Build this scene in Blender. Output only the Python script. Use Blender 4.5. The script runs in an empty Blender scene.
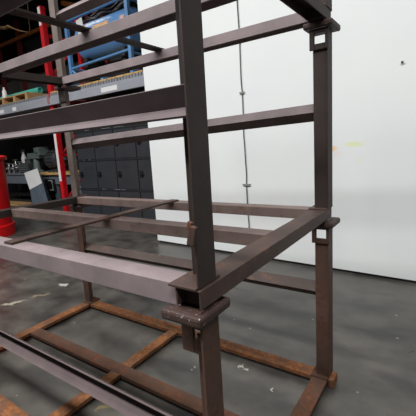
import bpy, bmesh, math, random
from mathutils import Vector, Matrix
random.seed(7)
scene = bpy.context.scene
COL = scene.collection
V = Vector

# ------------------------------------------------------------------ helpers
def box(bm, x0, x1, y0, y1, z0, z1, mat=None):
    vs = [bm.verts.new((x, y, z)) for x in (x0, x1) for y in (y0, y1) for z in (z0, z1)]
    for f in ((0, 1, 3, 2), (4, 6, 7, 5), (0, 4, 5, 1), (2, 3, 7, 6), (0, 2, 6, 4), (1, 5, 7, 3)):
        bm.faces.new([vs[i] for i in f])
    if mat is not None:
        for v in vs: v.co = mat @ v.co
    return vs

def prism(bm, P0, P1, poly, u, w, du=(0, 0)):
    """extrude the polygon poly (coords along u and w) from P0 to P1"""
    P0, P1, u, w = V(P0), V(P1), V(u), V(w)
    a = [bm.verts.new(P0 + u * p[0] + w * p[1]) for p in poly]
    b = [bm.verts.new(P1 + u * p[0] + w * p[1]) for p in poly]
    n = len(poly)
    for i in range(n):
        bm.faces.new([a[i], a[(i + 1) % n], b[(i + 1) % n], b[i]])
    bm.faces.new(a[::-1]); bm.faces.new(b)

def angle_poly(w1, w2, t):
    return [(0, 0), (w1, 0), (w1, t), (t, t), (t, w2), (0, w2)]

def channel_poly(w, h, t):      # web on top, flanges hanging down; u across, w up
    return [(0, 0), (0, -h), (t, -h), (t, -t), (w - t, -t), (w - t, -h), (w, -h), (w, 0)]

def tube(bm, pts, r, n=10, cap=True):
    pts = [V(p) for p in pts]
    rings = []
    for i, p in enumerate(pts):
        d = (pts[min(i + 1, len(pts) - 1)] - pts[max(i - 1, 0)]).normalized()
        a = d.orthogonal().normalized() if abs(d.z) > .9 else d.cross(V((0, 0, 1))).normalized()
        b = d.cross(a)
        rr = r[i] if isinstance(r, (list, tuple)) else r
        rings.append([bm.verts.new(p + (a * math.cos(2 * math.pi * k / n) + b * math.sin(2 * math.pi * k / n)) * rr) for k in range(n)])
    for i in range(len(rings) - 1):
        for k in range(n):
            bm.faces.new([rings[i][k], rings[i][(k + 1) % n], rings[i + 1][(k + 1) % n], rings[i + 1][k]])
    if cap:
        bm.faces.new(rings[0][::-1]); bm.faces.new(rings[-1])

def lathe(bm, prof, c=(0, 0, 0), n=32, axis='z'):
    rings = []
    for r, z in prof:
        ring = []
        for k in range(n):
            a = 2 * math.pi * k / n
            if axis == 'z': q = (c[0] + r * math.cos(a), c[1] + r * math.sin(a), c[2] + z)
            else: q = (c[0] + z, c[1] + r * math.cos(a), c[2] + r * math.sin(a))
            ring.append(bm.verts.new(q))
        rings.append(ring)
    for i in range(len(rings) - 1):
        for k in range(n):
            bm.faces.new([rings[i][k], rings[i][(k + 1) % n], rings[i + 1][(k + 1) % n], rings[i + 1][k]])
    bm.faces.new(rings[0][::-1]); bm.faces.new(rings[-1])

def obj(name, bm, mat, parent=None, bevel=0, smooth=False, loc=None):
    bmesh.ops.recalc_face_normals(bm, faces=bm.faces[:])
    me = bpy.data.meshes.new(name)
    bm.to_mesh(me); bm.free()
    me.materials.append(mat)
    o = bpy.data.objects.new(name, me)
    COL.objects.link(o)
    if smooth:
        for p in me.polygons: p.use_smooth = True
        try: me.set_sharp_from_angle(angle=math.radians(40))
        except Exception: pass
    if bevel:
        m = o.modifiers.new('edge', 'BEVEL'); m.width = bevel; m.segments = 2; m.limit_method = 'ANGLE'
    if parent is not None:
        o.parent = parent
        if loc is None: o.location = -V(parent.get('_o', (0, 0, 0)))
    if loc is not None: o.location = loc
    return o

def thing(name, label, cat, origin=(0, 0, 0), group=None):
    o = bpy.data.objects.new(name, None); COL.objects.link(o)
    o.empty_display_size = .2
    o.location = origin; o['_o'] = list(origin)
    o['label'] = label; o['category'] = cat
    if group: o['group'] = group
    return o

def tag(o, label, cat, group=None):
    o['label'] = label; o['category'] = cat
    if group: o['group'] = group
    return o

def struct(name, bm, mat):
    o = obj(name, bm, mat); o['kind'] = 'structure'; return o

def sub(name, bm, mat, part, bevel=0, smooth=False):
    """a sub-part modelled in the same world coordinates as its part"""
    return obj(name, bm, mat, part, bevel, smooth, loc=(0, 0, 0))

# ------------------------------------------------------------------ materials
def lin(c):
    return tuple((x / 255 / 12.92) if x / 255 <= .04045 else ((x / 255 + .055) / 1.055) ** 2.4 for x in c) + (1,)

def mat_base(name):
    m = bpy.data.materials.new(name); m.use_nodes = True
    nt = m.node_tree; b = nt.nodes['Principled BSDF']
    tc = nt.nodes.new('ShaderNodeTexCoord')
    return m, nt, b, tc

def noise(nt, tc, scale, detail=4, rough=.6, mapscale=None):
    n = nt.nodes.new('ShaderNodeTexNoise'); n.inputs['Scale'].default_value = scale
    n.inputs['Detail'].default_value = detail; n.inputs['Roughness'].default_value = rough
    if mapscale:
        mp = nt.nodes.new('ShaderNodeMapping'); mp.inputs['Scale'].default_value = mapscale
        nt.links.new(tc.outputs['Object'], mp.inputs['Vector']); nt.links.new(mp.outputs['Vector'], n.inputs['Vector'])
    else: nt.links.new(tc.outputs['Object'], n.inputs['Vector'])
    return n.outputs['Fac']

def ramp(nt, fac, stops):
    r = nt.nodes.new('ShaderNodeValToRGB')
    while len(r.color_ramp.elements) < len(stops): r.color_ramp.elements.new(.5)
    for e, (p, c) in zip(r.color_ramp.elements, stops): e.position = p; e.color = c
    nt.links.new(fac, r.inputs['Fac']); return r.outputs['Color']

def mix(nt, fac, a, b):
    m = nt.nodes.new('ShaderNodeMix'); m.data_type = 'RGBA'
    if isinstance(fac, (int, float)): m.inputs[0].default_value = fac
    else: nt.links.new(fac, m.inputs[0])
    for k, x in ((6, a), (7, b)):
        if isinstance(x, tuple): m.inputs[k].default_value = x
        else: nt.links.new(x, m.inputs[k])
    return m.outputs[2]

def bump(nt, b, h, strength=.2, dist=.005):
    n = nt.nodes.new('ShaderNodeBump'); n.inputs['Strength'].default_value = strength; n.inputs['Distance'].default_value = dist
    nt.links.new(h, n.inputs['Height']); nt.links.new(n.outputs['Normal'], b.inputs['Normal'])

def plain(name, rgb, rough=.5, metal=0, var=.18, scale=6, spec=.5):
    m, nt, b, tc = mat_base(name)
    c = lin(rgb); d = tuple(x * (1 - var) for x in c[:3]) + (1,); e = tuple(min(1, x * (1 + var)) for x in c[:3]) + (1,)
    f = noise(nt, tc, scale)
    nt.links.new(ramp(nt, f, [(.3, d), (.7, e)]), b.inputs['Base Color'])
    b.inputs['Roughness'].default_value = rough; b.inputs['Metallic'].default_value = metal
    b.inputs['Specular IOR Level'].default_value = spec
    return m

def steel(name, base, rust, amount, chip=None, rough=.6, rust2=None, spec=.3):
    """painted steel with noise-driven rust and worn chips"""
    m, nt, b, tc = mat_base(name)
    f1 = noise(nt, tc, 5, 5); f2 = noise(nt, tc, 40, 3); f3 = noise(nt, tc, 11, 8, .75)
    c = lin(base)
    col = ramp(nt, f1, [(.3, tuple(x * .8 for x in c[:3]) + (1,)), (.7, tuple(x * 1.18 for x in c[:3]) + (1,))])
    rc = ramp(nt, f2, [(.35, lin(rust2 or tuple(x * .7 for x in rust))), (.65, lin(rust))])
    k = ramp(nt, f3, [(max(0, .72 - amount * .6), (0, 0, 0, 1)), (min(1, .86 - amount * .5), (1, 1, 1, 1))])
    col = mix(nt, k, col, rc)
    if chip:
        f4 = noise(nt, tc, 70, 6, .8)
        k2 = ramp(nt, f4, [(chip[1], (0, 0, 0, 1)), (chip[1] + .03, (1, 1, 1, 1))])
        col = mix(nt, k2, col, lin(chip[0]))
    nt.links.new(col, b.inputs['Base Color'])
    b.inputs['Roughness'].default_value = rough; b.inputs['Specular IOR Level'].default_value = spec
    bump(nt, b, f2, .25, .002)
    return m

M = {}
M['post'] = steel('dark brown painted steel', (56, 47, 44), (74, 52, 42), .22, spec=.22)
M['post_worn'] = steel('worn grey brown post steel', (104, 92, 86), (98, 76, 62), .3, spec=.25)
M['post_low'] = steel('brown weathered steel', (82, 62, 54), (96, 66, 50), .4, spec=.25)
M['mauve'] = steel('worn grey primer steel', (128, 115, 116), (112, 88, 74), .14)
M['mauve_brown'] = steel('worn brown primer steel', (114, 98, 93), (116, 84, 62), .34)
M['beam'] = steel('dark brown beam steel', (68, 52, 46), (126, 82, 54), .3, spec=.4)
M['dark'] = steel('shaded dark brown steel', (48, 40, 37), (70, 50, 42), .2, spec=.2)  # far end beams turned from the light: their shade is in this colour
M['rail_mid'] = steel('dull primer steel', (104, 93, 94), (92, 72, 62), .18, spec=.2)
M['rail_low'] = steel('dark primer steel', (88, 75, 75), (92, 70, 60), .2)
M['rust'] = steel('rusty base steel', (96, 70, 54), (146, 96, 58), .55, rust2=(110, 66, 42), rough=.8, spec=.15)
M['rust_dark'] = steel('dark rusty base steel', (78, 58, 48), (108, 66, 44), .42, rough=.8, spec=.15)
M['collar'] = steel('worn collar steel', (62, 46, 42), (84, 58, 48), .3, chip=((176, 170, 166), .612), spec=.3)

# ------------------------------------------------------------------ room
def concrete():
    m, nt, b, tc = mat_base('grey sealed concrete')
    f1 = noise(nt, tc, .8, 6, .55); f2 = noise(nt, tc, 3.2, 6, .65); f3 = noise(nt, tc, 60, 3)
    c1 = ramp(nt, f1, [(.34, lin((52, 50, 47))), (.52, lin((80, 77, 72))), (.66, lin((96, 92, 85)))])
    c2 = ramp(nt, f2, [(.38, lin((51, 50, 47))), (.62, lin((90, 86, 80)))])
    col = mix(nt, .45, c1, c2)
    f4 = noise(nt, tc, 1.6, 2, .5, (1, 2.2, 1))
    dk = ramp(nt, f4, [(.53, (0, 0, 0, 1)), (.66, (.6, .6, .6, 1))])
    col = mix(nt, dk, col, lin((42, 42, 42)))
    # small pale chips all over
    vo = nt.nodes.new('ShaderNodeTexVoronoi'); vo.inputs['Scale'].default_value = 4.2
    nt.links.new(tc.outputs['Object'], vo.inputs['Vector'])
    ck = ramp(nt, vo.outputs['Distance'], [(.035, (.7, .7, .7, 1)), (.055, (0, 0, 0, 1))])
    col = mix(nt, ck, col, lin((150, 148, 138)))
    # paint splashes where the photo shows them
    geo = nt.nodes.new('ShaderNodeNewGeometry')
    nz = nt.nodes.new('ShaderNodeTexNoise'); nz.inputs['Scale'].default_value = 14
    nt.links.new(geo.outputs['Position'], nz.inputs['Vector'])
    sc = nt.nodes.new('ShaderNodeVectorMath'); sc.operation = 'MULTIPLY_ADD'
    sc.inputs[1].default_value = (.16, .16, 0); nt.links.new(nz.outputs['Color'], sc.inputs[0]); nt.links.new(geo.outputs['Position'], sc.inputs[2])
    for (x, y, sx, sy, rot, cc, k) in [(-3.47, 1.0, .16, .045, 1.0, (168, 164, 146), .75), (-3.42, 1.63, .09, .05, .4, (186, 184, 172), .85),
                                   (-3.38, 1.28, .11, .035, 1.0, (146, 132, 108), .6), (-.6, 1.27, .012, .03, .5, (176, 174, 164), .8),
                                   (-.92, 1.05, .012, .014, 0, (170, 166, 150), .8), (-.30, 1.14, .01, .02, .2, (186, 182, 170), .8),
                                   (-1.2, .42, .05, .03, .2, (120, 108, 62), .6), (-3.6, .75, .12, .03, 1, (140, 138, 124), .5)]:
        mp = nt.nodes.new('ShaderNodeMapping'); mp.vector_type = 'TEXTURE'
        mp.inputs['Location'].default_value = (x + .08, y + .08, 0); mp.inputs['Rotation'].default_value = (0, 0, rot)
        mp.inputs['Scale'].default_value = (sx, sy, 1)
        nt.links.new(sc.outputs[0], mp.inputs['Vector'])
        ln = nt.nodes.new('ShaderNodeVectorMath'); ln.operation = 'LENGTH'; nt.links.new(mp.outputs['Vector'], ln.inputs[0])
        kk = ramp(nt, ln.outputs['Value'], [(.6, (k, k, k, 1)), (1.0, (0, 0, 0, 1))])
        col = mix(nt, kk, col, lin(cc))
    nt.links.new(col, b.inputs['Base Color'])
    rr = ramp(nt, f2, [(.3, (.27, .27, .27, 1)), (.7, (.46, .46, .46, 1))])
    nt.links.new(rr, b.inputs['Roughness']); b.inputs['Specular IOR Level'].default_value = .5
    bump(nt, b, f3, .08, .002)
    return m

def white_wall():
    m, nt, b, tc = mat_base('white painted wall')
    f = noise(nt, tc, .7, 4); f2 = noise(nt, tc, 9, 5)
    col = ramp(nt, f, [(.3, lin((222, 226, 226))), (.7, lin((229, 231, 230)))])
    geo = nt.nodes.new('ShaderNodeNewGeometry')
    nz = nt.nodes.new('ShaderNodeTexNoise'); nz.inputs['Scale'].default_value = 9
    nt.links.new(geo.outputs['Position'], nz.inputs['Vector'])
    sc = nt.nodes.new('ShaderNodeVectorMath'); sc.operation = 'MULTIPLY_ADD'
    sc.inputs[1].default_value = (.1, 0, .1); nt.links.new(nz.outputs['Color'], sc.inputs[0]); nt.links.new(geo.outputs['Position'], sc.inputs[2])
    for (x, z, sx, sz, cc, k) in [(-.29, 1.565, .15, .035, (216, 222, 130), .55), (-.53, 1.53, .05, .03, (238, 186, 110), .6), (-.5, 1.46, .08, .05, (236, 205, 196), .35), (-.25, 1.38, .05, .04, (222, 224, 190), .3)]:
        mp = nt.nodes.new('ShaderNodeMapping'); mp.vector_type = 'TEXTURE'
        mp.inputs['Location'].default_value = (x + .05, 0, z + .05); mp.inputs['Scale'].default_value = (sx, 1000, sz)
        nt.links.new(sc.outputs[0], mp.inputs['Vector'])
        ln = nt.nodes.new('ShaderNodeVectorMath'); ln.operation = 'LENGTH'; nt.links.new(mp.outputs['Vector'], ln.inputs[0])
        kk = ramp(nt, ln.outputs['Value'], [(.3, (k, k, k, 1)), (1.0, (0, 0, 0, 1))])
        col = mix(nt, kk, col, lin(cc))
    nt.links.new(col, b.inputs['Base Color']); b.inputs['Roughness'].default_value = .55
    b.inputs['Specular IOR Level'].default_value = .3
    bump(nt, b, f2, .03, .003)
    return m

bm = bmesh.new(); box(bm, -22, 9, -9, 10, -.2, 0); struct('floor', bm, concrete())
Mceil = plain('dark roof deck', (48, 46, 45), .9, var=.2, scale=1)
bm = bmesh.new(); box(bm, -22, 9, -9, 10, 8.0, 8.2); struct('ceiling', bm, Mceil)

def two_tone():
    m, nt, b, tc = mat_base('grey lower and black upper back wall')
    sep = nt.nodes.new('ShaderNodeSeparateXYZ'); nt.links.new(tc.outputs['Object'], sep.inputs[0])
    k = nt.nodes.new('ShaderNodeMath'); k.operation = 'GREATER_THAN'; k.inputs[1].default_value = 5.6
    nt.links.new(sep.outputs['Z'], k.inputs[0])
    col = mix(nt, k.outputs[0], lin((120, 116, 112)), lin((34, 30, 28)))  # grey below a set height, black above it
    nt.links.new(col, b.inputs['Base Color']); b.inputs['Roughness'].default_value = .9
    b.inputs['Specular IOR Level'].default_value = .1
    return m
bm = bmesh.new(); box(bm, -22, 9, 9.5, 9.7, 0, 8); struct('wall_back', bm, two_tone())
Mgrey = plain('warehouse wall grey', (76, 75, 74), .8, var=.1, scale=.5)
bm = bmesh.new(); box(bm, -22.2, -22, -9, 10, 0, 8); struct('wall_left', bm, plain('dark wall', (60, 57, 54), .9))
bm = bmesh.new(); box(bm, 9, 9.2, -9, 10, 0, 8); struct('wall_right', bm, Mgrey)
bm = bmesh.new(); box(bm, -22, 9, -9.2, -9, 0, 8); struct('wall_front', bm, Mgrey)

# white wall behind the rack: its face runs from (-3.5, 3.68) to (6, 3.23)
wd = V((.9989, -.0475, 0)); wn = V((.0475, .9989, 0)); w0 = V((-3.62, 3.684, 0))
def wall_pt(s, d, z): return w0 + wd * s + wn * d + V((0, 0, z))
def wall_box(bm, s0, s1, d0, d1, z0, z1):
    vs = [bm.verts.new(wall_pt(s, d, z)) for s in (s0, s1) for d in (d0, d1) for z in (z0, z1)]
    for f in ((0, 1, 3, 2), (4, 6, 7, 5), (0, 4, 5, 1), (2, 3, 7, 6), (0, 2, 6, 4), (1, 5, 7, 3)):
        bm.faces.new([vs[i] for i in f])
bm = bmesh.new(); wall_box(bm, 0, 10.5, 0, .12, .035, 5.2); struct('wall_rear', bm, white_wall())
bm = bmesh.new(); wall_box(bm, .03, 10.5, .02, .10, 0, .036); struct('base_strip_rear', bm, plain('black base strip', (22, 21, 20), .8))  # black strip under the lower edge of the white wall

# cord hanging on the white wall with small clips
bm = bmesh.new()
pts = []
for i in range(27):
    z = 5.0 - i * .18
    s = 1.862 + .05 * (4 - z) / 3.0 * .5 + .005 * math.sin(i * 1.3) + .003 * math.sin(i * 3.1)
    pts.append(wall_pt(s, -.012, max(z, .33)))
tube(bm, pts, .0075, 6)
cord = tag(obj('pull_cord', bm, plain('dark cord', (84, 86, 82), .8), smooth=True), 'thin dark cord hanging straight down the white wall behind the rack', 'cord')
for z, w in ((2.33, .035), (1.07, .06), (3.6, .03)):
    bm = bmesh.new()
    s = 1.862 + .05 * (4 - z) / 3.0 * .5
    wall_box(bm, s - w, s + w, -.022, -.002, z - .012, z + .012)
    obj('cord_clip', bm, plain('grey clip', (132, 132, 128), .6), cord)
bm = bmesh.new()
p = wall_pt(3.79, 0, 2.37)
lathe(bm, [(.004, .03), (.004, .006), (.013, .005), (.013, 0)], (0, 0, 0), 10)
o = tag(obj('nail', bm, plain('dark nail', (60, 58, 58), .4), loc=(p.x, p.y - .02, p.z)), 'small dark nail head alone high on the white wall at right', 'nail')
o.rotation_euler = (math.radians(-90), 0, 0)

# ------------------------------------------------------------------ stacking racks
W, L = 1.428, 2.597
CXY = V((-L / 2, W / 2, 0))
T = .007
def rolled_angle(bm, P0, P1, out, deg):
    """3 inch angle along P0-P1 (its inner heel), rolled so the web leans outward by deg and the flange droops by deg"""
    leg, t = .076, .007
    a = math.radians(deg); c, s = math.cos(a), math.sin(a)
    web, fl = (s, c), (c, -s)
    def q(i, j): return (web[0] * i + fl[0] * j, web[1] * i + fl[1] * j)
    poly = [q(0, 0), q(leg, 0), q(leg, t), q(t, t), q(t, leg), q(0, leg)]
    prism(bm, P0, P1, poly, out, (0, 0, 1))

def rack(name, label, z0, mats, rails, end_z, lift=0, post_h=1.145, collar=True):
    r = thing(name, label, 'rack', (CXY.x, CXY.y, z0), None)
    base = z0 < .1
    zt = z0 + (.07 if not base else .058)
    def o_(n, bm, m, parent=None, bevel=.0025): return obj(n, bm, m, parent or r, bevel)
    SW, SH = .1, .064 if not base else .03
    # end beams (full depth), one at each short end
    bm = bmesh.new(); prism(bm, (-SW, -.025, zt), (-SW, W + .025, zt), channel_poly(SW, SH, T), (1, 0, 0), (0, 0, 1)); o_('end_beam', bm, mats['end_near'])
    bm = bmesh.new(); prism(bm, (-L, -.025, zt), (-L, W + .025, zt), channel_poly(SW, SH, T), (1, 0, 0), (0, 0, 1)); o_('end_beam', bm, mats['end_far'])
    # three long stringers
    for y0, key, e in ((-.005, 'front', .085), (.665, 'middle', .05), (W - SW + .005, 'back', .04)):
        h = .079 if key == 'front' else .066
        if base: h = SH
        bm = bmesh.new()
        prism(bm, (-SW + .001, y0, zt + (0 if key != 'front' else 0)), (-L + SW - .001, y0, zt), channel_poly(SW, h, T), (0, 1, 0), (0, 0, 1))
        o_('stringer', bm, mats[key])
    # cross bar lying over the stringers
    cx = -1.29
    zc = zt + .013 if z0 > .1 else zt
    bm = bmesh.new()
    if z0 > .1:
        prism(bm, (cx, .015, zc), (cx, W - .03, zc), channel_poly(.075, .0129, .0128), (1, 0, 0), (0, 0, 1))
    else:
        for a, b in ((SW - .005, .665), (.765, W - SW + .005)):
            prism(bm, (cx - .09, a, zc), (cx - .09, b, zc), channel_poly(.09, SH, T), (1, 0, 0), (0, 0, 1))
    o_('cross_bar', bm, mats['cross'])
    if not base:      # dark blocks added inside the end beams, standing in for shaded gaps
        for xb0 in (-SW + .0075, -L + .0075):
            for y0 in (.012, W - .125):
                bm = bmesh.new(); box(bm, xb0, xb0 + SW - .015, y0, y0 + .115, z0 + .001, zt - .0075)
                o_('shade_filler', bm, M['dark'])
    # posts: 4 inch angles, heel at the inner side, open outward
    for sx, xe in ((1, .005), (-1, -L - .005)):
        for sy, yy in ((1, .082), (-1, W - .07)):
            d = -sy     # the long leg runs outward in y
            post = None
            bm = bmesh.new()
            zb = zt; ztop = z0 + post_h + lift
            zcut = z0 + 1.005 + lift * .6
            # leg in the end plane (full height)
            x0 = xe + (-.013 if (sx == 1 and sy == 1) else 0)
            xa, xb = sorted((x0, x0 - sx * .009)); ya, yb = sorted((yy, yy + d * .1))
            box(bm, xa, xb, ya, yb, zb, ztop)
            # leg facing along the depth, cut below the stirrup hole
            xa, xb = sorted((x0 - sx * .0089, x0 - sx * (.092 if sx * sy == 1 and sx == 1 else .085))); ya, yb = sorted((yy, yy + d * .009))
            box(bm, xa, xb, ya, yb, zb, zcut if collar else ztop)
            if sx == 1 and sy == 1 and not base:      # the near post leans a little
                for v in bm.verts: v.co.x += .006 * (v.co.z - zb) / 1.1
            post = o_('post', bm, mats['post'] if sx == 1 else mats.get('post_far', mats['post']))
            if collar:
                # stirrup plate with its square hole
                bm = bmesh.new()
                xo, xi, hx0, hx1 = x0 + sx * .006, x0 - sx * .102, x0 - sx * .012, x0 - sx * .072
                ya, yb = sorted((yy - d * .012, yy + d * .0))
                z1, z2, h1, h2 = [z0 + lift * .6 + q for q in (.999, 1.115, 1.033, 1.09)]
                if sy == 1:
                    xo, xi, hx0, hx1 = x0 - sx * .01, x0 - sx * .118, x0 - sx * .02, x0 - sx * .066
                    ya, yb = .02, .032
                    z1, z2, h1, h2 = [z0 + lift * .6 + q for q in (.965, 1.099, 1.02, 1.055)]
                def bx(a, b, c, e):
                    a, b = sorted((a, b)); box(bm, a, b, ya, yb, c, e)
                bx(xo, hx0, z1, z2); bx(hx1, xi, z1, z2); bx(hx0, hx1, z1, h1); bx(hx0, hx1, h2, z2)
                sub('stirrup_plate', bm, mats['post'], post, .003)
                # stacking collar the next frame sits on
                bm = bmesh.new()
                near = sy == 1
                xa, xb = sorted((x0 + sx * (.018 if near else .034), x0 - sx * (.145 if near else .135))); ya, yb = sorted((yy + d * (.132 if near else .165), yy - d * (.058 if near else .03)))
                box(bm, xa, xb, ya, yb, z0 + 1.104 + lift, z0 + 1.14 + lift)
                sub('collar', bm, M['collar'], post, .01)
            if base:
                bm = bmesh.new()
                xa, xb = sorted((x0 - sx * .01, x0 - sx * .095)); ya, yb = sorted((yy + d * .085, yy - d * .01))
                box(bm, xa, xb, ya, yb, 0, .0279 + .02)
                sub('foot_pad', bm, mats['gusset'], post, .002)
            # gusset plate under the foot of each post
            bm = bmesh.new()
            xa, xb = sorted((x0 - sx * .004, x0 - sx * .115)); ya, yb = sorted((yy + d * .115, yy - d * .03))
            box(bm, xa, xb, ya, yb, zt, zt + .009)
            sub('gusset_plate', bm, mats['gusset'], post, .002)
            if rails.get('latch') and sx == 1 and sy == 1:
                bm = bmesh.new()
                mt = Matrix.Translation((-.004, -.03, z0 + .25)) @ Matrix.Rotation(math.radians(14), 4, 'Y')
                box(bm, -.02, .008, -.008, .004, -.035, .03, mt)
                box(bm, -.028, -.01, -.008, .004, .012, .04, mt)
                sub('latch_tab', bm, M['beam'], post, .004)
    # side rails on the long sides, angle on edge, heel inward
    (za, zb_) = rails['back']
    bm = bmesh.new(); rolled_angle(bm, (-.012, W - .058, za), (-L + .012, W - .058, zb_), (0, 1, 0), 43); o_('side_rail', bm, mats['rail'], bevel=0)
    (za, zb_) = rails['front']
    bm = bmesh.new(); rolled_angle(bm, (-.012, .066, za), (-L + .012, .066, zb_), (0, -1, 0), rails.get('roll', 27)); o_('side_rail', bm, mats['rail_front'], bevel=0)
    return r

m1 = dict(end_near=M['rust_dark'], end_far=M['rust'], front=M['rust'], middle=M['rust_dark'], back=M['rust'], cross=M['rust'], post=M['post_low'],
          gusset=M['rust_dark'], rail=M['beam'], rail_front=M['rail_low'])
m2 = dict(post_far=M['post_worn'], end_near=M['beam'], end_far=M['dark'], front=M['mauve'], middle=M['mauve_brown'], back=M['mauve_brown'], cross=M['beam'], post=M['post'],
          gusset=M['beam'], rail=M['rail_mid'], rail_front=M['rail_mid'])
m3 = dict(post_far=M['post_worn'], end_near=M['post'], end_far=M['dark'], front=M['mauve'], middle=M['mauve'], back=M['mauve'], cross=M['dark'], post=M['post'],
          gusset=M['beam'], rail=M['mauve'], rail_front=M['mauve'])
r1 = rack('stacking_rack', 'rusty steel stacking rack standing on the concrete, bottom of the stack', 0, m1, dict(back=(.66, .655), front=(.618, .620), roll=44), None)
# little foot on the base corner by the white wall
bm = bmesh.new(); box(bm, .001, .038, W - .085, W + .02, 0, .06); obj('foot_block', bm, M['rust'], r1, .006)
r2 = rack('stacking_rack', 'dark brown steel stacking rack in the middle, standing on the rusty one', 1.15, m2, dict(back=(1.82, 1.752), front=(1.782, 1.782), latch=True), None, lift=.035)
r3 = rack('stacking_rack', 'uppermost steel stacking rack, only its underside and post feet in view', 2.327, m3, dict(back=(2.98, 2.97), front=(2.97, 2.97)), None)

# ------------------------------------------------------------------ pallet racking behind
Mred = plain('red rack paint', (196, 22, 32), .45, var=.15)
Mwhite = plain('white reflective strip', (226, 224, 222), .4, var=.05)
Mgalv = plain('light grey rack beam', (150, 154, 162), .5, var=.1, scale=2)
Mgalvd = plain('galvanised deck edge', (128, 130, 134), .5, var=.35, scale=22)
Mwood = steel('pale pine board', (196, 160, 104), (160, 122, 74), .3, rough=.8)
Mdwood = steel('pallet pine', (178, 142, 96), (140, 104, 66), .3, rough=.8)
Mdark = plain('black steel', (26, 26, 28), .5, var=.3)

def pallet_racking():
    t = thing('pallet_rack', 'red pallet rack with light grey beams and board decks behind the lockers', 'pallet rack', (-7.88, 5.2, 0))
    for x in (-13.9, -7.95, -4.0):
        for y in (4.7, 5.75):
            bm = bmesh.new(); box(bm, x, x + .13, y, y + .13, 0, 5.3)
            for i in range(24):                       # rows of slots pressed along the side
                z = .25 + i * .21
                box(bm, x + .1299, x + .134, y + .03, y + .05, z, z + .1); box(bm, x + .1299, x + .134, y + .08, y + .1, z, z + .1)
            u = obj('upright', bm, Mred, t, .006)
            if y < 5:
                bm = bmesh.new(); box(bm, x + .004, x + .10, y - .004, y, .95, 2.25); sub('reflective_strip', bm, Mwhite, u)
                bm = bmesh.new(); box(bm, x + .004, x + .10, y - .004, y, 4.85, 5.28); sub('reflective_strip', bm, Mwhite, u)
            bm = bmesh.new(); box(bm, x - .06, x + .19, y - .06, y + .19, 0, .012); sub('base_plate', bm, Mred, u)
        for z in (.4, 1.6, 3.0, 3.62, 4.6):
            bm = bmesh.new(); box(bm, x + .03, x + .09, 4.83, 5.75, z, z + .07); obj('brace', bm, Mred, t)
        for z in (.47, 1.67, 3.68):
            bm = bmesh.new(); tube(bm, [(x + .06, 4.85, z), (x + .06, 5.73, z + .9)], .032, 6); obj('brace', bm, Mred, t)
    for xa, xb in ((-13.77, -7.95 + .04), (-7.95 + .05, -4.0)):
        for y in (4.62, 5.88):
            bm = bmesh.new()
            box(bm, xa, xb, y, y + .08, 2.91, 3.09)
            box(bm, xa, xb, y + .03, y + .08, 3.09, 3.13)
            bb = obj('beam', bm, Mgalv, t, .006)
            bm = bmesh.new(); box(bm, xa + .0, xa + .09, y - .012, y, 2.95, 3.18); sub('clip', bm, plain('faded pink clip', (150, 104, 106), .6), bb)
    # corrugated deck edge and boards
    for xa, xb, board in ((-13.77, -7.9, False), (-7.8, -4.0, True)):
        bm = bmesh.new()
        n = int((xb - xa) / .09)
        for i in range(n):
            x = xa + i * .09
            box(bm, x, x + .062, 4.655, 5.92, 3.09, 3.2)
            box(bm, x + .062, x + .09, 4.675, 5.92, 3.09, 3.19)
        obj('deck', bm, Mgalvd, t)
        if board:
            bm = bmesh.new()
            for i in range(14):
                x = xa + .02 + i * .27
                box(bm, x, x + .25, 4.66, 5.9, 3.201, 3.235)
            obj('deck_boards', bm, Mwood, t)
    return t
pallet_racking()
# printed labels stuck on the beams
Mpaper = plain('paper', (222, 222, 222), .7, var=.04)
# wooden pallet on the left bay
def pallet(name, label, x0, x1, y0, y1, z0):
    t = thing(name, label, 'pallet', ((x0 + x1) / 2, (y0 + y1) / 2, z0))
    bm = bmesh.new()
    n = 7; w = (y1 - y0) / n
    for i in range(n): box(bm, x0, x1, y0 + i * w, y0 + i * w + w * .82, z0 + .17, z0 + .2)
    obj('top_boards', bm, Mdwood, t)
    bm = bmesh.new()
    for y in (y0, (y0 + y1) / 2 - .06, y1 - .12): box(bm, x0, x1, y, y + .12, z0, z0 + .028)
    obj('bottom_boards', bm, Mdwood, t)
    for i in range(4):
        x = x0 + (x1 - x0 - .12) * i / 3
        bm = bmesh.new(); box(bm, x, x + .12, y0, y1, z0 + .0281, z0 + .1699); obj('stringer', bm, Mdwood, t)
    return t
pallet('wooden_pallet', 'pale wooden pallet lying on the rack shelf left of the red upright', -11.0, -8.97, 4.72, 5.8, 3.201)
bm = bmesh.new()
prof = [(.001, 0), (.085, 0), (.085, 2.6), (.06, 2.6), (.06, 2.55), (.001, 2.55)]
lathe(bm, prof, (0, 0, 0), 20, 'x')
tag(obj('teal_pipe', bm, plain('teal paint', (74, 176, 158), .5, var=.2), smooth=True, loc=(-11.6, 5.15, 3.49)), 'teal painted pipe lying along the top of the wooden pallet', 'pipe')
bm = bmesh.new(); lathe(bm, [(.001, 0), (.05, 0), (.05, 2.7), (.001, 2.7)], (0, 0, 0), 14, 'x')
tag(obj('black_pipe', bm, Mdark, smooth=True, loc=(-11.6, 5.33, 3.455)), 'black pipe lying beside the teal pipe on the pallet', 'pipe')
bm = bmesh.new(); lathe(bm, [(.001, 0), (.07, 0), (.075, .05), (.06, .22), (.028, .28), (.028, .33), (.001, .33)], (0, 0, 0), 16)
o = tag(obj('white_bottle', bm, Mwhite, smooth=True, loc=(-10.42, 4.86, 3.4015)), 'small white bottle standing on the front of the pallet', 'bottle')

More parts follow.
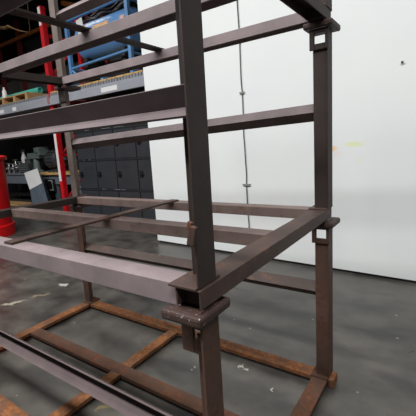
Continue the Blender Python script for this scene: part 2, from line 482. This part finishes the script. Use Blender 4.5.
# ------------------------------------------------------------------ lockers
def lockers():
    Ml = plain('charcoal locker steel', (50, 53, 57), .42, var=.12, scale=3)
    Mld = plain('dark locker body', (34, 36, 39), .5, var=.12, scale=3)
    Mlt = plain('black latch', (26, 26, 28), .35)
    Mlb = plain('bright worn edge', (150, 154, 158), .4)
    t = thing('locker_bank', 'bank of charcoal grey box lockers, four columns, under the grey rack beams', 'lockers', (-5.72, 5.2, 0))
    xs = [-7.14, -6.45, -5.74, -5.04, -4.33]; zs = [.06, .74, 1.46, 2.17, 2.85]
    bm = bmesh.new(); box(bm, -7.2, -4.27, 4.8, 5.7, 0, 2.88); obj('body', bm, Mld, t, .01)
    for i in range(4):
        for j in range(4):
            x0, x1, z0, z1 = xs[i] + .015, xs[i + 1] - .015, zs[j] + .03, zs[j + 1] - .03
            bm = bmesh.new()
            box(bm, x0, x1, 4.765, 4.7999, z0, z1)
            for k in range(3): box(bm, x0 + .18, x1 - .18, 4.761, 4.7651, z1 - .10 - k * .035, z1 - .085 - k * .035)   # louvres
            d = obj('door', bm, Ml, t, .008)
            bm = bmesh.new()
            hx = x0 + .09; hz = (z0 + z1) / 2 + .02
            box(bm, hx - .045, hx + .045, 4.745, 4.765, hz - .07, hz + .07)
            box(bm, hx - .02, hx + .06, 4.715, 4.7451, hz - .02, hz + .02)
            sub('latch', bm, Mlt, d, .006)
    for j in (1, 2, 3):
        bm = bmesh.new(); box(bm, -7.2, -4.27, 4.762, 4.7999, zs[j] - .022, zs[j] + .022)
        obj('shelf_edge', bm, Mld, t, .004)
        for k in range(3):
            x = random.uniform(-7.0, -4.9)
            bm = bmesh.new(); box(bm, x, x + random.uniform(.12, .35), 4.76, 4.7621, zs[j] + .016, zs[j] + .022)
            obj('worn_edge', bm, Mlb, t)
lockers()

# ------------------------------------------------------------------ blue tank in a tubular cart on the rack
def blue_tank():
    Mb = plain('blue enamel', (96, 146, 200), .3, var=.1, scale=2)
    Mbd = plain('blue tube paint', (88, 138, 188), .4, var=.12)
    t = thing('tank_cart', 'blue horizontal tank in a blue tubular cart standing on the rack boards', 'tank', (-6.1, 5.25, 3.236))
    x0, x1, y0, y1 = -7.17, -5.08, 4.92, 5.72
    bm = bmesh.new()
    R, zc, yc = .40, 4.33, 5.36
    prof = [(.001, -.98), (.2, -.965), (.36, -.92), (.44, -.83), (.45, -.75), (.45, .75), (.44, .83), (.36, .92), (.2, .965), (.001, .98)]
    lathe(bm, prof, (-6.1, yc, zc), 40, 'x')
    tk = obj('tank', bm, Mb, t, smooth=True)
    bm = bmesh.new()                                  # curved orange sticker on the tank front
    def patch(xa, xb, a0, a1, r):
        n = 6; rows = []
        for i in range(n + 1):
            a = a0 + (a1 - a0) * i / n
            rows.append([bm.verts.new((x, yc - r * math.cos(a), zc + r * math.sin(a))) for x in (xa, xb)])
        for i in range(n): bm.faces.new([rows[i][0], rows[i][1], rows[i + 1][1], rows[i + 1][0]])
    patch(-6.25, -5.7, math.radians(4), math.radians(25), .454)
    sub('sticker', bm, plain('orange sticker', (232, 176, 124), .5, var=.4, scale=9), tk)
    bm = bmesh.new(); patch(-5.34, -5.2, math.radians(8), math.radians(24), .454)
    sub('sticker', bm, plain('pink sticker', (226, 176, 160), .5, var=.2, scale=14), tk)
    # frame
    for x in (x0, x1):
        for y in (y0, y1):
            bm = bmesh.new(); box(bm, x - .045, x + .045, y - .045, y + .045, 3.236, 5.1 if x == x0 else 4.98); obj('frame_post', bm, Mbd, t, .008)
    for z, r in ((4.82, .04), (3.72, .03)):
        for y in (y0, y1):
            bm = bmesh.new(); tube(bm, [(x0, y, z), (x1, y, z + (.02 if z > 4 else .06))], r, 10); obj('frame_rail', bm, Mbd, t, smooth=True)
        for x in (x0, x1):
            bm = bmesh.new(); tube(bm, [(x, y0, z), (x, y1, z)], r, 10); obj('frame_rail', bm, Mbd, t, smooth=True)
    for x in (x0, -6.1, x1):
        bm = bmesh.new(); box(bm, x - .05, x + .05, y0, y1, 3.30, 3.38); obj('skid', bm, Mbd, t, .006)
    for y in (y0, y1):
        bm = bmesh.new(); tube(bm, [(x0, y, 3.70), (x0 + .45, y, 3.34)], .03, 8); obj('frame_brace', bm, Mbd, t, smooth=True)
    for x in (-6.75, -5.45):
        bm = bmesh.new(); box(bm, x - .06, x + .06, y0 + .12, y1 - .12, 3.38, 3.92); obj('saddle', bm, Mdark, t)  # black colour carries the shade under the tank
    bm = bmesh.new(); box(bm, x0 + .06, x1 - .06, y1 - .02, y1, 3.3, 3.9); obj('void_panel', bm, plain('dark void colour', (28, 36, 50), .6), t)  # dark panel added for the shaded void below the tank
blue_tank()
# hoses draped over the tank
Mhose = plain('black hose', (28, 30, 34), .5)
random.seed(3)
for k, (z, sag, lbl) in enumerate(((4.83, .05, 'lowest'), (4.94, .10, 'middle'), (5.05, .03, 'upper'))):
    pts = []
    for i in range(24):
        u = i / 23
        x = -7.0 + 1.75 * u
        pts.append((x, 5.30 + .12 * k + .03 * math.sin(u * 12 + k), z + .02 - sag * math.sin(u * math.pi) * .6 + .025 * math.sin(u * 17 + 2 * k) + .06 * u))
    bm = bmesh.new(); tube(bm, pts, .026, 8)
    tag(obj('hose', bm, Mhose, smooth=True), f'black hose draped along the top of the blue tank, {lbl} of three', 'hose', 'hoses on the blue tank')
# white paper tag on the frame
bm = bmesh.new()
mt = Matrix.Translation((-6.60, 4.872, 4.55)) @ Matrix.Rotation(math.radians(-8), 4, 'Y')
box(bm, -.11, .11, -.003, .003, -.19, .19, mt)
tag(obj('paper_tag', bm, Mpaper, bevel=.002), 'white paper tag hanging on the rail in front of the blue tank', 'tag')

# labels on rack beams
for x, w in ((-10.3, .16), (-9.55, .1), (-5.55, .26)):
    bm = bmesh.new(); box(bm, x - w, x + w, 4.6165, 4.6195, 2.95, 3.05)
    o = obj('paper_label', bm, Mpaper)
    tag(o, {-10.3: 'white paper label on the beam under the pallet, farther from the red upright', -9.55: 'smaller white paper label on the beam under the pallet, nearer the red upright', -5.55: 'long white paper label on the grey beam above the lockers'}[x], 'label', 'paper labels on the rack beams')

# ------------------------------------------------------------------ red bin at left
Mbin = plain('bright red enamel', (214, 16, 22), .35, var=.08)
t = thing('red_bin', 'tall bright red metal bin with lipped lid, cut off at the picture edge', 'bin', (-7.75, 2.5, 0))
bm = bmesh.new(); lathe(bm, [(.001, .24), (.65, .24), (.67, 1.62), (.001, 1.62)], (-7.75, 2.5, 0), 48); obj('body', bm, Mbin, t, smooth=True)
bm = bmesh.new(); lathe(bm, [(.001, 0), (.69, 0), (.69, .22), (.66, .24), (.001, .24)], (-7.75, 2.5, 0), 48); obj('base', bm, Mbin, t, smooth=True)
bm = bmesh.new(); lathe(bm, [(.001, 1.62), (.71, 1.62), (.735, 1.65), (.73, 1.69), (.66, 1.72), (.3, 1.75), (.001, 1.76)], (-7.75, 2.5, 0), 48); obj('lid', bm, Mbin, t, smooth=True)

# ------------------------------------------------------------------ workbench and clutter
Mbench = plain('blue grey bench paint', (104, 114, 124), .5, var=.12)
Mmach = plain('dark machine grey', (58, 62, 64), .45, var=.3, scale=9)
Mmachg = plain('green grey casting', (104, 118, 116), .45, var=.2, scale=9)
Mchrome = plain('bright metal', (188, 190, 192), .22, metal=.9, var=.2)
def bench():
    t = thing('workbench', 'blue grey steel workbench with a board top behind the grey bin', 'workbench', (-11.6, 6.3, 0))
    bm = bmesh.new(); box(bm, -14.2, -11.3, 5.95, 6.9, 1.0, 1.06); obj('top', bm, Mbench, t, .006)
    bm = bmesh.new()
    for i in range(4): box(bm, -11.29, -8.9, 5.9 + i * .25, 6.14 + i * .25, 1.0, 1.075)
    obj('board_top', bm, Mwood, t, .004)
    for xa, xb in ((-14.2, -11.3), (-11.29, -8.9)):
        bm = bmesh.new(); box(bm, xa, xb, 6.0, 6.04, .68, .999); obj('apron', bm, Mbench, t, .004)
    for x in (-14.2, -10.35, -9.0):
        for y in (6.0, 6.75):
            bm = bmesh.new(); box(bm, x, x + .14, y + .0401, y + .14, 0, .999); obj('leg', bm, Mbench, t, .006)
    bm = bmesh.new(); box(bm, -14.0, -9.1, 6.15, 6.8, .2, .24); obj('lower_shelf', bm, Mdark, t)
    bm = bmesh.new(); box(bm, -10.75, -10.2, 5.96, 6.0, .42, .85); obj('drawer', bm, Mdark, t, .006)
    bm = bmesh.new(); tube(bm, [(-10.5, 5.95, .80), (-10.28, 5.93, .80), (-10.28, 5.93, .48), (-10.5, 5.95, .48)], .022, 8); obj('pull_handle', bm, plain('pale handle', (170, 176, 178), .4), t)
bench()
# grey bin with a sheet of paper on its sloping lid
t = thing('parts_bin', 'leaning grey sheet metal bin with a white sheet on its top', 'bin', (-10.65, 5.4, 0))
Mbinb = plain('grey blue sheet metal', (96, 108, 120), .45, var=.12)
bm = bmesh.new()
lo = [(-10.74, 5.4, 0), (-9.74, 5.4, 0), (-10.3, 5.9, 0), (-11.3, 5.9, 0)]
hi = [(-10.76, 5.4, .556), (-9.94, 5.4, .80), (-10.53, 5.65, 1.257), (-11.44, 5.65, 1.096)]
a = [bm.verts.new(v) for v in lo]; b = [bm.verts.new(v) for v in hi]
for i in range(4): bm.faces.new([a[i], a[(i + 1) % 4], b[(i + 1) % 4], b[i]])
bm.faces.new(a[::-1]); bm.faces.new(b)
obj('body', bm, Mbinb, t, .008)
bm = bmesh.new(); box(bm, -10.2, -10.16, 5.385, 5.4, .03, .66); obj('side_seam', bm, Mbench, t)
bm = bmesh.new()
hv = [V(h) for h in hi]
n = (hv[1] - hv[0]).cross(hv[3] - hv[0]).normalized()
def on(u, v): return hv[0].lerp(hv[1], u).lerp(hv[3].lerp(hv[2], u), v)
q = [on(.02, .0), on(.97, .0), on(.98, .98), on(.03, .99)]
for lift in (.004, .008):
    pass
lowv = [bm.verts.new(p + n * .012) for p in q]; hiv = [bm.verts.new(p + n * .016) for p in q]
for i in range(4): bm.faces.new([lowv[i], lowv[(i + 1) % 4], hiv[(i + 1) % 4], hiv[i]])
bm.faces.new(lowv[::-1]); bm.faces.new(hiv)
tag(obj('paper_sheet', bm, Mpaper), 'white paper sheet lying on the sloping top of the grey bin', 'paper')

# machines on the bench
t = thing('electric_motor', 'large dark electric motor lying on the bench boards by the red upright', 'motor', (-10.35, 6.35, 1.076))
bm = bmesh.new(); lathe(bm, [(.001, -.36), (.16, -.36), (.27, -.31), (.30, -.25), (.30, .25), (.27, .31), (.14, .36), (.001, .36)], (-10.45, 6.3, 1.5), 32, 'x'); hs = obj('housing', bm, Mmach, t, smooth=True)
bm = bmesh.new()
for k in range(18):
    a = 2 * math.pi * k / 18
    mt = Matrix.Translation((-10.45, 6.3, 1.5)) @ Matrix.Rotation(a, 4, 'X')
    box(bm, -.22, .22, -.012, .012, .295, .325, mt)
sub('cooling_fins', bm, Mmach, hs)
bm = bmesh.new(); tube(bm, [(-10.1, 6.3, 1.5), (-9.85, 6.3, 1.5)], .045, 12); obj('shaft', bm, Mchrome, t, smooth=True)
bm = bmesh.new(); box(bm, -10.72, -10.18, 6.1, 6.5, 1.076, 1.14); box(bm, -10.66, -10.24, 6.2, 6.4, 1.14, 1.24); obj('foot', bm, Mmach, t, .008)
t = thing('bench_vise', 'pale green grey bench vise beside the dark motor on the workbench', 'vise', (-11.45, 6.2, 1.06))
bm = bmesh.new(); lathe(bm, [(.22, 0), (.22, .06), (.12, .12), (.1, .5), (.001, .5)], (-11.6, 6.25, 1.0605), 24); obj('base', bm, Mmachg, t, smooth=True)
bm = bmesh.new(); box(bm, -11.95, -11.2, 6.12, 6.38, 1.56, 1.76); box(bm, -11.36, -11.2, 6.05, 6.45, 1.76, 1.94); obj('fixed_jaw', bm, Mmachg, t, .02)
bm = bmesh.new(); box(bm, -11.18, -11.04, 6.05, 6.45, 1.66, 1.95); obj('moving_jaw', bm, Mmachg, t, .02)
bm = bmesh.new(); tube(bm, [(-11.04, 6.25, 1.7), (-10.86, 6.25, 1.7)], .035, 10); obj('screw', bm, Mchrome, t, smooth=True)
bm = bmesh.new(); tube(bm, [(-10.89, 6.05, 1.62), (-10.89, 6.45, 1.78)], .018, 8); obj('handle', bm, Mchrome, t, smooth=True)
t = thing('gearbox', 'dark ribbed gearbox on the bench between the vise and the shiny valves', 'gearbox', (-12.3, 6.35, 1.06))
bm = bmesh.new(); box(bm, -12.6, -11.95, 6.1, 6.65, 1.061, 1.42); hs = obj('casing', bm, Mmach, t, .03)
for k in range(4):
    bm = bmesh.new(); box(bm, -12.58, -11.97, 6.075, 6.1, 1.1 + k * .08, 1.13 + k * .08); sub('rib', bm, Mmachg, hs, .004)
bm = bmesh.new(); lathe(bm, [(.001, 0), (.18, 0), (.18, .14), (.08, .16), (.08, .3), (.001, .3)], (-12.25, 6.38, 1.42), 20); obj('flange', bm, Mmach, t, smooth=True)
random.seed(11)
spots = [('nearest the red bin, low', -13.35, 6.12, .9), ('with the tallest neck', -13.15, 6.3, 1.2), ('in front of the tallest', -12.98, 6.1, .85), ('nearest the gearbox', -12.78, 6.25, 1.0)]
for k, (wh, x, y, s) in enumerate(spots):
    t = thing('pipe_valve', f'shiny metal pipe valve on the bench, the one {wh}', 'valve', (x, y, 1.061), 'shiny valves on the workbench')
    bm = bmesh.new(); lathe(bm, [(.001, 0), (.09 * s, 0), (.09 * s, .04), (.05 * s, .05), (.06 * s, .12), (.095 * s, .2 * s), (.06 * s, .28 * s), (.035 * s, .31 * s), (.035 * s, .4 * s), (.001, .4 * s)], (x, y, 1.061), 16); obj('body', bm, Mchrome, t, smooth=True)
    bm = bmesh.new(); lathe(bm, [(.001, -.15 * s), (.07 * s, -.15 * s), (.07 * s, -.11 * s), (.045 * s, -.1 * s), (.045 * s, .1 * s), (.07 * s, .11 * s), (.07 * s, .15 * s), (.001, .15 * s)], (x, y, 1.061 + .2 * s), 16, 'x'); obj('port', bm, Mchrome, t, smooth=True)
    bm = bmesh.new()
    R = .08 * s; zz = 1.061 + .41 * s
    ring = [(x + R * math.cos(a * math.pi / 8), y + R * math.sin(a * math.pi / 8), zz) for a in range(17)]
    tube(bm, ring, .012, 6); box(bm, x - R, x + R, y - .008, y + .008, zz - .006, zz + .006); obj('handwheel', bm, Mmachg, t, smooth=True)
t = thing('spray_bottle', 'white spray bottle standing among the shiny valves on the bench', 'bottle', (-12.86, 6.5, 1.061))
bm = bmesh.new(); lathe(bm, [(.001, 0), (.10, 0), (.10, .55), (.04, .7), (.04, .78), (.001, .78)], (-12.86, 6.5, 1.061), 18); obj('bottle_body', bm, Mwhite, t, smooth=True)
bm = bmesh.new(); box(bm, -12.99, -12.81, 6.46, 6.54, 1.841, 1.93); box(bm, -12.97, -12.94, 6.48, 6.52, 1.72, 1.841); obj('trigger_head', bm, Mmachg, t, .01)
# black cabinets behind the bench, added to make that space dark
for x0, x1, lb in ((-16.0, -12.3, 'black steel cabinet added to darken the space behind the shiny valves, farther from the lockers'), (-12.28, -8.6, 'black steel cabinet added to darken the space behind the motor, nearer the lockers')):
    t = thing('dark_filler_box', lb, 'backdrop', ((x0 + x1) / 2, 7.4, 0))
    bm = bmesh.new(); box(bm, x0, x1, 7.1, 7.8, 0, 3.6); obj('body', bm, Mdark, t, .01)
    xm = (x0 + x1) / 2
    for a, b in ((x0 + .03, xm - .01), (xm + .01, x1 - .03)):
        bm = bmesh.new(); box(bm, a, b, 7.07, 7.0999, .08, 3.56); d = obj('door', bm, Mdark, t, .006)
        bm = bmesh.new(); hx = b - .12 if a < xm - .5 and b < xm else a + .08; box(bm, hx, hx + .04, 7.03, 7.07, 1.7, 2.1); sub('handle', bm, Mmach, d, .006)
bm = bmesh.new(); box(bm, -13.6, -11.4, 5.25, 5.75, 0, .06)
tag(obj('plank', bm, Mdwood, bevel=.004), 'pale wooden plank lying on the floor under the workbench front', 'plank')

# ------------------------------------------------------------------ far upper storage
Mdred = plain('dark red far rack paint', (104, 26, 30), .6)
Morg = plain('dull orange far beam', (150, 88, 44), .6, var=.25)
t = thing('pallet_rack', 'far dark red pallet rack with dull orange beams by the back wall', 'pallet rack', (-11.5, 8.6, 0))
for x in (-17.2, -15.4, -10.6, -9.8):
    bm = bmesh.new(); box(bm, x, x + .16, 8.3, 8.46, 0, 7.6); obj('upright', bm, Mdred, t)
for z in (5.75, 6.7):
    bm = bmesh.new(); box(bm, -17.1, -9.6, 8.2, 8.299, z, z + .14); obj('beam', bm, Mdred if z < 6 else Morg, t)
bm = bmesh.new(); box(bm, -17.1, -9.6, 8.47, 9.4, 5.8, 5.89); obj('deck', bm, Mdred, t)
bm = bmesh.new(); tube(bm, [(-11.58, 8.15, 7.25), (-9.75, 8.15, 6.5)], .1, 6); obj('brace', bm, Morg, t)
# black wrapped loads high on the racks
def bundle(x0, x1, y0, y1, z0, z1, label):
    bm = bmesh.new(); vs = box(bm, x0, x1, y0, y1, z0, z1)
    bmesh.ops.subdivide_edges(bm, edges=bm.edges[:], cuts=5, use_grid_fill=True)
    for v in bm.verts:
        v.co += V((random.uniform(-.05, .05), random.uniform(-.05, .05), random.uniform(-.03, .04) if v.co.z > z0 + .01 else 0))
    tag(obj('wrapped_load', bm, plain('black wrap', (24, 22, 21), .7, var=.3), smooth=True), label, 'load', 'black wrapped loads on the far rack')
bundle(-15.1, -13.1, 8.52, 9.3, 5.93, 6.68, 'black wrapped load on the far rack shelf, farther from the blue tank')
bundle(-12.8, -10.8, 8.52, 9.3, 5.93, 6.68, 'black wrapped load on the far rack shelf, nearer the blue tank')
# tan strap hanging high at left
bm = bmesh.new()
tube(bm, [(-12.9, 6.0, 7.985), (-12.65, 6.0, 6.2), (-12.6, 6.0, 6.02), (-12.2, 6.0, 6.06), (-11.9, 6.0, 5.98), (-11.75, 6.0, 6.0), (-11.4, 6.0, 5.84), (-11.0, 6.0, 5.68), (-10.6, 6.0, 5.56), (-10.5, 6.0, 5.6), (-10.3, 6.0, 7.985)], [.008, .008, .03, .05, .06, .05, .02, .022, .012, .006, .006], 8)
rope = obj('tan_rope', bm, steel('tan rope', (120, 96, 64), (110, 86, 56), .3), smooth=True)
tag(rope, 'knotted tan rope strung high in the dark upper left', 'rope')

# ------------------------------------------------------------------ lamps in the hall
def area(name, loc, sx, sy, power, col=(1, .97, .93)):
    l = bpy.data.lights.new(name, 'AREA'); l.shape = 'RECTANGLE'; l.size = sx; l.size_y = sy; l.energy = power; l.color = col
    o = bpy.data.objects.new(name, l); COL.objects.link(o); o.location = loc
    return o
for x in (-9.5, -5.5, -1.5, 2.5):
    for y, p_ in ((-3.1, 430), (-.8, 110)):
        area('ceiling_lamp', (x, y, 7.6), 3.4, .9, p_, (1, 1, .995))
area('ceiling_lamp', (-10, 5.6, 7.6), 2.4, .5, 50)

w = bpy.data.worlds.new('hall'); scene.world = w; w.use_nodes = True
w.node_tree.nodes['Background'].inputs[0].default_value = (.8, .85, .9, 1); w.node_tree.nodes['Background'].inputs[1].default_value = .3

# ------------------------------------------------------------------ camera
cd = bpy.data.cameras.new('camera'); cam = bpy.data.objects.new('camera', cd); COL.objects.link(cam)
r = V((.81847994, .57099783, -.06365576)); u = V((-.04265066, .17087539, .9843691)); f = V((-.57294982, .80297141, -.16421151))
m3x = Matrix((r, u, -f)).transposed()
cam.matrix_world = Matrix.Translation((.61466155, -.8517779, 1.66609326)) @ m3x.to_4x4()
cd.sensor_width = 36; cd.lens = 353.42 / 416 * 36
cd.shift_x = (208 - 200.98) / 416; cd.shift_y = -(208 - 203.89) / 416
cd.clip_start = .02; cd.clip_end = 100
scene.camera = cam
scene.view_settings.view_transform = 'Standard'
scene.view_settings.look = 'None'; scene.view_settings.gamma = 1; scene.view_settings.use_curve_mapping = False
scene.view_settings.exposure = -0.10
for o in list(bpy.data.objects):
    if '_o' in o: del o['_o']
